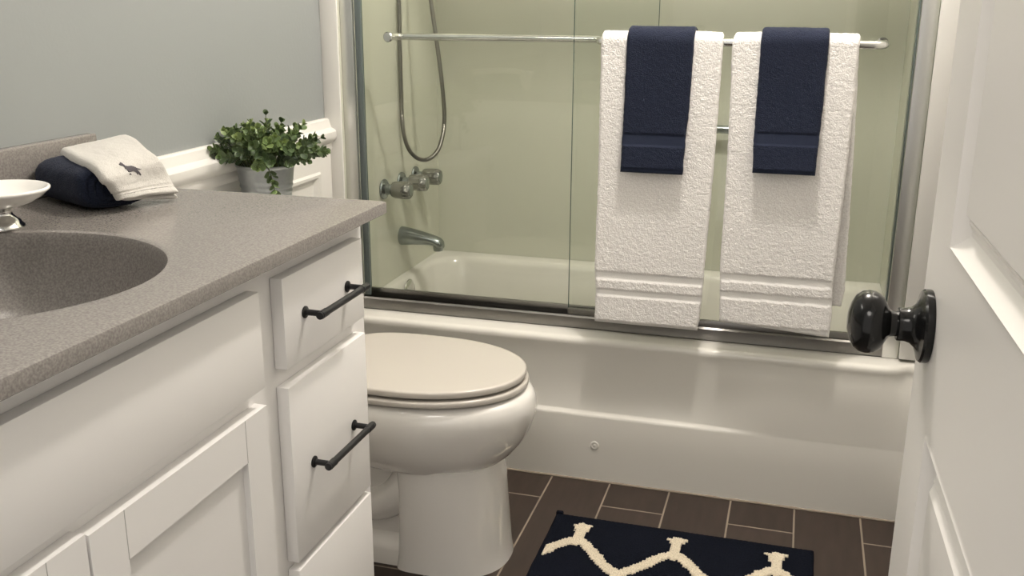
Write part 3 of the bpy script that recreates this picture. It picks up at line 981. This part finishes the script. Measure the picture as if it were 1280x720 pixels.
# countertop with integral bowl
BCX, BCY, BA, BB = 0.263, -1.435, 0.222, 0.215
XC0, XC1, YC0, YC1 = XL + 0.001, 0.5625, -2.100, -0.873
top = thing('countertop', 'speckled taupe vanity top with an integral oval sink', 'countertop', (0.27, (YC0 + YC1) / 2, CZ1))
bm = bmesh.new()
NB = 96
def rect_ring(inset_front, z):
    pts = []
    x0, x1, y0, y1 = XC0, XC1 - inset_front, YC0, YC1 - inset_front * 0.6
    for i in range(NB):
        a = 2 * PI * i / NB
        c, s = math.cos(a), math.sin(a)
        # radial projection of the bowl direction onto the rectangle
        tx = ((x1 - BCX) / c if c > 1e-9 else ((x0 - BCX) / c if c < -1e-9 else 1e9))
        ty = ((y1 - BCY) / s if s > 1e-9 else ((y0 - BCY) / s if s < -1e-9 else 1e9))
        t = min(tx, ty)
        pts.append([BCX + c * t, BCY + s * t, z])
    # snap the nearest samples to the corners
    for cx, cy in ((x0, y0), (x0, y1), (x1, y0), (x1, y1)):
        k = min(range(NB), key=lambda q: abs(math.atan2(math.sin(2 * PI * q / NB - math.atan2(cy - BCY, cx - BCX)), math.cos(2 * PI * q / NB - math.atan2(cy - BCY, cx - BCX)))))
        pts[k][0], pts[k][1] = cx, cy
    return [tuple(p) for p in pts]
def ell(k, z, dx=0.0, pw=1.0):
    return [(BCX + dx + BA * k * math.cos(2 * PI * i / NB), BCY + BB * k * math.sin(2 * PI * i / NB), z) for i in range(NB)]
rings = [rect_ring(0.002, CZ0 + 0.0003), rect_ring(0.0, CZ0 + 0.002), rect_ring(0.0, CZ1 - 0.005), rect_ring(0.0015, CZ1 - 0.0015), rect_ring(0.005, CZ1)]
rings += [ell(1.06, CZ1), ell(1.035, CZ1 + 0.0004), ell(1.015, CZ1 - 0.0012), ell(1.0, CZ1 - 0.006), ell(0.985, CZ1 - 0.018), ell(0.95, CZ1 - 0.05), ell(0.88, CZ1 - 0.085), ell(0.76, CZ1 - 0.115), ell(0.58, CZ1 - 0.133), ell(0.35, CZ1 - 0.141), ell(0.11, CZ1 - 0.144)]
ring_loft(bm, rings, False, True)
part('counter_slab', bm, M['counter'], top, smooth=30)
bm = bmesh.new()
box(bm, XC0, XC0 + 0.021, YC0, YC1 - 0.001, CZ1 + 0.0003, 1.0045, 0.0035, 3)
part('backsplash', bm, M['counter'], top)
bm = bmesh.new(); lathe(bm, [(0.024, 0.0), (0.024, 0.002), (0.019, 0.003), (0.017, 0.0), (0.002, 0.0008)], 28, 'z', (BCX, BCY, CZ1 - 0.1438))
part('drain', bm, M['chrome'], top)

# ------------------------------------------------------------------ soap dish
sd = thing('soap_dish', 'white ceramic soap dish on a chrome pedestal beside the sink', 'soap dish', (0.117, -1.232, CZ1))
bm = bmesh.new()
lathe(bm, [(0.0305, 0.0003), (0.0315, 0.002), (0.0308, 0.005), (0.0275, 0.0085), (0.0262, 0.0115), (0.0215, 0.015), (0.0170, 0.020), (0.0155, 0.025), (0.0185, 0.029), (0.022, 0.0315)], 44, 'z')
finish('pedestal', bm, M['chrome'], sd, 60)
bm = bmesh.new()
lathe(bm, [(0.020, 0.0317), (0.030, 0.0330), (0.046, 0.0385), (0.060, 0.0470), (0.0670, 0.0530), (0.0690, 0.0545), (0.0705, 0.0565), (0.0700, 0.0590), (0.0680, 0.0600), (0.0655, 0.0590), (0.058, 0.0520), (0.045, 0.0445), (0.025, 0.0400), (0.003, 0.039)], 56, 'z')
finish('bowl', bm, M['dish'], sd, 60)

# ------------------------------------------------------------------ rolled and folded towels on the counter
# rolled navy towel: a bolster with a spiral of layers showing at its end
RA = Vector((0.912, -0.410, 0)); RP = Vector((0.410, 0.912, 0)); RC = Vector((0.028, -0.988, 0))
RL, RHW, RHT = 0.172, 0.0615, 0.0715
nr = 96
def roll_ring(s, k, sink=0.0):
    out = []
    for i in range(nr):
        a = 2 * PI * i / nr
        e = 2.9
        c, sn = math.cos(a), math.sin(a)
        x = RHW * k * math.copysign(abs(c) ** (2 / e), c); z = RHT / 2 * k * math.copysign(abs(sn) ** (2 / e), sn)
        # layers overlap a little: the outer flap ends along the near lower side
        if k > 0.97: x *= 1 + 0.012 * noise.noise((s * 14, a * 0.8, 2))
        p = RC + RA * s + RP * x
        q = Vector((p.x, p.y, CZ1 + 0.0008 + RHT / 2 * (1 - 0.5 * (1 - k) * 0.2) + z))
        d = 0.0007 * noise.noise(q * 190) + 0.0008 * noise.noise(q * 75)
        q += (RP * c + Vector((0, 0, 1)) * sn) * d
        if q.z < CZ1 + 0.0004: q.z = CZ1 + 0.0004
        out.append(q)
    return out
rings = []
for k, s in ((0.12, 0.006), (0.35, 0.002), (0.55, 0.0), (0.72, 0.002), (0.84, 0.006), (0.92, 0.013), (0.97, 0.022)): rings.append(roll_ring(s, k))
for q in range(40): rings.append(roll_ring(0.032 + (RL - 0.054) * q / 39, 1.0))
for k, s in ((0.975, RL - 0.013), (0.93, RL - 0.006), (0.87, RL - 0.002), (0.82, RL), (0.80, RL - 0.004), (0.76, RL - 0.0005), (0.66, RL + 0.002), (0.62, RL + 0.002), (0.60, RL - 0.003), (0.56, RL + 0.002),
             (0.46, RL + 0.003), (0.42, RL + 0.003), (0.40, RL - 0.002), (0.36, RL + 0.003), (0.24, RL + 0.003), (0.20, RL - 0.002), (0.16, RL + 0.002), (0.05, RL + 0.002)): rings.append(roll_ring(s, k))
bm = bmesh.new(); ring_loft(bm, rings)
o = finish('rolled_towel', bm, M['navy_terry'], None, 180)
tag(o, 'rolled navy towel lying on the vanity top under the white washcloth', 'towel')

# folded white washcloth draped over it: two layers joined by a fold on the near side
NEAR = catmull([(0.0183, -0.9766, 0.9940), (0.1000, -1.0483, 0.9965), (0.1750, -1.0939, 0.9905), (0.2044, -1.1082, 0.9740), (0.2095, -1.0960, 0.9540), (0.2120, -1.0885, 0.9355)], 16)
FAR = catmull([(0.0546, -0.8530, 1.0030), (0.1186, -0.9141, 1.0060), (0.1879, -0.9818, 1.0015), (0.2160, -0.9850, 0.9830), (0.2220, -0.9740, 0.9530), (0.2423, -0.9836, 0.9330)], 16)
def pick(c, f):
    q = min(max(f, 0), 1) * (len(c) - 1); k = min(int(q), len(c) - 2)
    return c[k].lerp(c[k + 1], q - k)
LT = 0.0088
def wash_top(f, w):
    p = pick(NEAR, f).lerp(pick(FAR, f), w)
    p = p + Vector((0.004 * math.sin(w * 6 + 1) * f, 0, 0.0015 * noise.noise((f * 5, w * 3, 1))))
    return p
def wash_pt(f, w, layer):
    p = wash_top(f, w); e = 0.02
    n = (wash_top(min(f + e, 1), w) - wash_top(max(f - e, 0), w)).cross(wash_top(f, min(w + e, 1)) - wash_top(f, max(w - e, 0))).normalized()
    if n.dot(Vector((0.75, -0.3, 1.0))) < 0: n = -n
    gap = 0.0098 + 0.006 * smoothstep(0.5, 0.0, f) * (1 - w) + 0.005 * smoothstep(0.82, 1.0, f) * math.sin(PI * w)
    off = -LT / 2 if layer > 0 else -LT / 2 - gap
    return p + n * off
nl, nwx, nfold = 90, 40, 9
P = np.zeros((nl, 2 * nwx + nfold, 3))
TH = np.full((nl, 2 * nwx + nfold), LT)
for i in range(nl):
    f = i / (nl - 1)
    fl = f * 0.985 if f > 0.9 else f
    row = [wash_pt(f, 1 - k / (nwx - 1) * 0.96, -1) for k in range(nwx)]
    a0 = wash_pt(f, 0.04, -1); a1 = wash_pt(f, 0.04, 1)
    mid = (a0 + a1) / 2; half = (a1 - a0) / 2
    out = (pick(NEAR, f) - pick(FAR, f)).normalized()
    for k in range(nfold):
        t = PI * (k + 1) / (nfold + 1)
        row.append(mid - half * math.cos(t) + out * (half.length * 1.1 * math.sin(t)))
    row += [wash_pt(fl, 0.04 + k / (nwx - 1) * 0.96, 1) for k in range(nwx)]
    for j, p in enumerate(row):
        P[i, j] = p
        if 0.865 < f < 0.885: TH[i, j] = 0.0056
        elif f >= 0.885: TH[i, j] = 0.0074
P[..., 2] = np.maximum(P[..., 2], CZ1 + LT / 2 + 0.001)
bm = bmesh.new()
shell(bm, P, TH, None, 3, lambda i, j, p: 0.0006 * noise.noise((p[0] * 190, p[1] * 190, p[2] * 190)) + 0.0004 * noise.noise((p[0] * 80, p[1] * 80, p[2] * 80)))
wash = finish('washcloth', bm, M['cream_terry'], None, 180)
tag(wash, 'folded cream white washcloth with an embroidered dog, draped over the rolled navy towel', 'towel')
# embroidered walking dog, stitched as small raised cells on the upper layer
DOG = [[(-0.999, -0.247), (-0.934, -0.324), (-0.837, -0.383), (-0.723, -0.334), (-0.562, -0.214), (-0.416, -0.107), (-0.238, -0.065), (0.086, -0.075), (0.281, -0.033), (0.475, 0.055), (0.702, 0.142), (0.864, 0.168), (1.01, 0.152), (0.977, 0.2), (0.864, 0.239), (0.702, 0.213), (0.605, 0.226), (0.702, 0.314), (0.864, 0.46), (0.945, 0.605), (1.0, 0.703), (0.919, 0.735), (0.857, 0.622), (0.783, 0.508), (0.744, 0.541), (0.741, 0.638), (0.669, 0.66), (0.637, 0.557), (0.556, 0.466), (0.41, 0.388), (0.216, 0.375), (0.022, 0.401), (-0.076, 0.46), (-0.14, 0.443), (-0.199, 0.33), (-0.302, 0.2), (-0.464, 0.097), (-0.471, -0.01), (-0.562, -0.072), (-0.691, -0.149), (-0.772, -0.123), (-0.869, -0.172)],
       [(-0.124, 0.686), (-0.027, 0.518), (0.077, 0.693)]]
def dog_pt(u, v, lift):
    f = 0.5779 + 0.0434 * u + 0.1391 * v - 0.0013 * u * u - 0.0046 * u * v
    w = 0.4518 + 0.1725 * u - 0.1458 * v + 0.003 * u * u + 0.0071 * u * v + 0.0258 * v * v
    p = wash_pt(f, w, 1); e = 1e-3
    n = (wash_pt(f + e, w, 1) - p).cross(wash_pt(f, w + e, 1) - p).normalized()
    if n.dot(Vector((0.75, -0.3, 1.0))) < 0: n = -n
    return p + n * (LT / 2 + lift)
def in_poly(x, y, poly):
    c = False
    for (x1, y1), (x2, y2) in zip(poly, poly[1:] + poly[:1]):
        if (y1 > y) != (y2 > y) and x < (x2 - x1) * (y - y1) / (y2 - y1) + x1: c = not c
    return c
bm = bmesh.new()
ST = 0.034
cells = {(i, j) for i in range(-34, 34) for j in range(-26, 26) if any(in_poly((i + .5) * ST, (j + .5) * ST, d) for d in DOG)}
dv = {}
def dvert(i, j, up):
    if (i, j, up) not in dv: dv[(i, j, up)] = bm.verts.new(dog_pt(i * ST, j * ST, 0.0011 if up else -0.0012))
    return dv[(i, j, up)]
for (i, j) in cells:
    bm.faces.new([dvert(a, b, 1) for a, b in ((i, j), (i + 1, j), (i + 1, j + 1), (i, j + 1))])
    for (a, b), (p, q) in (((i - 1, j), ((i, j), (i, j + 1))), ((i + 1, j), ((i + 1, j + 1), (i + 1, j))), ((i, j - 1), ((i + 1, j), (i, j))), ((i, j + 1), ((i, j + 1), (i + 1, j + 1)))):
        if (a, b) not in cells:
            bm.faces.new((dvert(*p, 1), dvert(*q, 1), dvert(*q, 0), dvert(*p, 0)))
finish('embroidered_dog', bm, M['thread'], wash, 0)

# ------------------------------------------------------------------ bath mat
MX0, MX1, MY0, MY1 = 0.708, 1.3235, -0.640, -0.2115
matr = thing('bath_mat', 'navy bath mat with a cream trellis pattern on the brown tile floor', 'bath mat', ((MX0 + MX1) / 2, (MY0 + MY1) / 2, 0))
MZ = 0.011
nxm, nym = 150, 106
P = np.zeros((nym, nxm, 3))
for i in range(nym):
    for j in range(nxm):
        x = MX0 + (MX1 - MX0) * j / (nxm - 1); y = MY0 + (MY1 - MY0) * i / (nym - 1)
        P[i, j] = (x + 0.0012 * noise.noise((y * 20, x, 0)), y + 0.0012 * noise.noise((x * 20, y, 2)), 0.0064)
bm = bmesh.new()
def matbump(i, j, p):
    return 0.0004 * math.sin(p[0] * 2 * PI / 0.0065) + 0.0006 * noise.noise((p[0] * 260, p[1] * 260, 0)) if p[2] > 0.0064 else 0.0
shell(bm, P, np.full((nym, nxm), 0.0105), None, 3, matbump)
part('pile', bm, M['mat_dark'], matr, smooth=180)
# trellis of raised cream tufts
XS, PP = 0.786, 0.2275
Y_TOP, Y_A, Y_B, Y_C, Y_D = -0.258, -0.338, -0.446, -0.520, -0.615
strokes = []      # (points, widths)
def arm(xa, ya, xb, yb):
    # concave arm leaving the node sideways and running into the lower junction
    pts = []
    for k in range(15):
        t = k / 14
        x = xa + (xb - xa) * (t ** 0.92)
        sgn = 1 if yb < ya else -1
        y = ya + (yb - ya) * (0.55 * t + 0.45 * t * t * (3 - 2 * t))
        pts.append((x, y - 0.010 * sgn * math.sin(PI * t) * 0.6))
    return pts
for k in range(-1, 4):
    xn = XS + k * PP
    strokes.append(([(xn - 0.001, Y_TOP), (xn, Y_TOP - 0.012), (xn, Y_TOP - 0.03), (xn, Y_TOP - 0.06), (xn, Y_A)], [0.027, 0.0185, 0.0135, 0.0120, 0.014]))
    for s in (-1, 1):
        pa = arm(xn, Y_A + 0.012, xn + s * PP / 2, Y_B)
        strokes.append((pa, [0.0135] * len(pa)))
        pc = arm(xn, Y_D, xn + s * PP / 2, Y_C - 0.012)
        strokes.append((pc, [0.0135] * len(pc)))
    xm = xn + PP / 2
    strokes.append(([(xm, Y_B + 0.006), (xm, Y_B - 0.03), (xm, Y_C)], [0.0135, 0.0125, 0.0135]))
def dist_stroke(x, y):
    best = 1e9
    for pts, ws in strokes:
        if min(p[0] for p in pts) - 0.04 > x or max(p[0] for p in pts) + 0.04 < x: continue
        for q in range(len(pts) - 1):
            ax, ay = pts[q]; bx, by = pts[q + 1]
            dx, dy = bx - ax, by - ay
            L = dx * dx + dy * dy + 1e-12
            t = ((x - ax) * dx + (y - ay) * dy) / L
            if (q == 0 and t < 0 and len(pts) == 5): continue
            t = min(max(t, 0), 1)
            w = ws[q] + (ws[q + 1] - ws[q]) * t
            d = math.hypot(x - ax - dx * t, y - ay - dy * t) - w
            best = min(best, d)
    return best
bm = bmesh.new()
st = 0.0026
NX = int((MX1 - MX0) / st); NY = int((MY1 - MY0) / st)
vt = {}
inside = {}
for j in range(NX):
    for i in range(NY):
        x = MX0 + (j + 0.5) * st; y = MY0 + (i + 0.5) * st
        if not (MX0 + 0.012 < x < MX1 - 0.012 and MY0 + 0.012 < y < MY1 - 0.012): continue
        # loops sit in little blocks, so the outline is stepped
        bx = math.floor(x / 0.0060) * 0.0060 + 0.0030; by = math.floor(y / 0.0042) * 0.0042 + 0.0021
        d = dist_stroke(bx, by) + 0.0032 * noise.noise((bx * 330, by * 330, 5))
        if d < 0: inside[(i, j)] = True
def mv(i, j, up):
    k = (i, j, up)
    if k not in vt:
        x = MX0 + j * st; y = MY0 + i * st
        full = all((a, b) in inside for a in (i - 1, i) for b in (j - 1, j))
        z = MZ
        if up:
            z += (0.0042 if full else 0.0020) + 0.0017 * noise.noise((x * 300, y * 330, 1)) + 0.0008 * math.sin(x * 2 * PI / 0.006)
        x += 0.0008 * noise.noise((x * 300, y * 300, 7)); y += 0.0008 * noise.noise((x * 300, y * 300, 11))
        vt[k] = bm.verts.new((x, y, z - (0.0 if up else 0.001)))
    return vt[k]
for (i, j) in inside:
    bm.faces.new((mv(i, j, 1), mv(i, j + 1, 1), mv(i + 1, j + 1, 1), mv(i + 1, j, 1)))
    for (a, b), (p, q) in (((i, j - 1), ((i, j), (i + 1, j))), ((i, j + 1), ((i + 1, j + 1), (i, j + 1))), ((i - 1, j), ((i, j + 1), (i, j))), ((i + 1, j), ((i + 1, j), (i + 1, j + 1)))):
        if (a, b) not in inside:
            bm.faces.new((mv(*p, 1), mv(*q, 1), mv(*q, 0), mv(*p, 0)))
tr = part('trellis_pattern', bm, M['mat_cream'], matr, smooth=180)
tr['label'] = 'raised cream trellis tufts'
bm = bmesh.new(); box(bm, MX0 - 0.001, MX0 + 0.017, MY1 - 0.008, MY1 + 0.003, 0.0006, 0.0165, 0.003)
part('corner_binding', bm, M['mat_dark'], matr)

# ------------------------------------------------------------------ light
def area(name, loc, size, power, col, rot=(0, 0, 0), shape='DISK', sy=None):
    l = bpy.data.lights.new(name, 'AREA'); l.shape = shape; l.size = size
    if sy: l.size_y = sy
    l.energy = power; l.color = col
    o = bpy.data.objects.new(name, l); o.location = loc; o.rotation_euler = rot
    COL.objects.link(o)
    return o
WARM = (1.0, 0.93, 0.855)
def bulb(name, loc, power, radius, col):
    l = bpy.data.lights.new(name, 'POINT'); l.energy = power; l.color = col; l.shadow_soft_size = radius
    o = bpy.data.objects.new(name, l); o.location = loc; COL.objects.link(o)
bulb('ceiling_lamp', (1.05, -0.37, 2.36), 73, 0.05, WARM)
for y in (-1.25, -1.42, -1.59):
    l = bpy.data.lights.new('vanity_bulb', 'POINT'); l.energy = 2.7; l.color = WARM; l.shadow_soft_size = 0.045
    o = bpy.data.objects.new('vanity_bulb', l); o.location = (0.13, y, 2.02); COL.objects.link(o)
area('hall_fill', (0.95, -2.9, 2.4), 0.8, 14, (1.0, 0.94, 0.87))  # unseen fill light added beyond the doorway to brighten the vanity fronts

w = bpy.data.worlds.new('world'); scene.world = w
w.use_nodes = True
bg = w.node_tree.nodes['Background']
bg.inputs['Color'].default_value = (1.0, 0.95, 0.88, 1)
bg.inputs['Strength'].default_value = 0.78

# ------------------------------------------------------------------ camera
cam = bpy.data.cameras.new('camera')
cam.sensor_width = 36.0
cam.lens = 36.0 * 1227.48 / 1280
cam.clip_start = 0.02
co = bpy.data.objects.new('camera', cam)
yaw, pitch, roll = 0.283, -0.2811, 0.0046
F = Vector((-math.sin(yaw) * math.cos(pitch), math.cos(yaw) * math.cos(pitch), math.sin(pitch)))
R = Vector((math.cos(yaw), math.sin(yaw), 0)); U = R.cross(F)
R2 = R * math.cos(roll) + U * math.sin(roll); U2 = -R * math.sin(roll) + U * math.cos(roll)
mt = Matrix((R2, U2, -F)).transposed().to_4x4()
mt.translation = Vector((1.2123, -2.3577, 1.2286))
co.matrix_world = mt
COL.objects.link(co)
scene.camera = co

vs = scene.view_settings
vs.view_transform = 'Standard'; vs.look = 'None'; vs.exposure = 0.03; vs.gamma = 1.0
vs.use_curve_mapping = False
scene.cycles.max_bounces = 10
scene.cycles.transparent_max_bounces = 16
scene.cycles.use_denoising = True
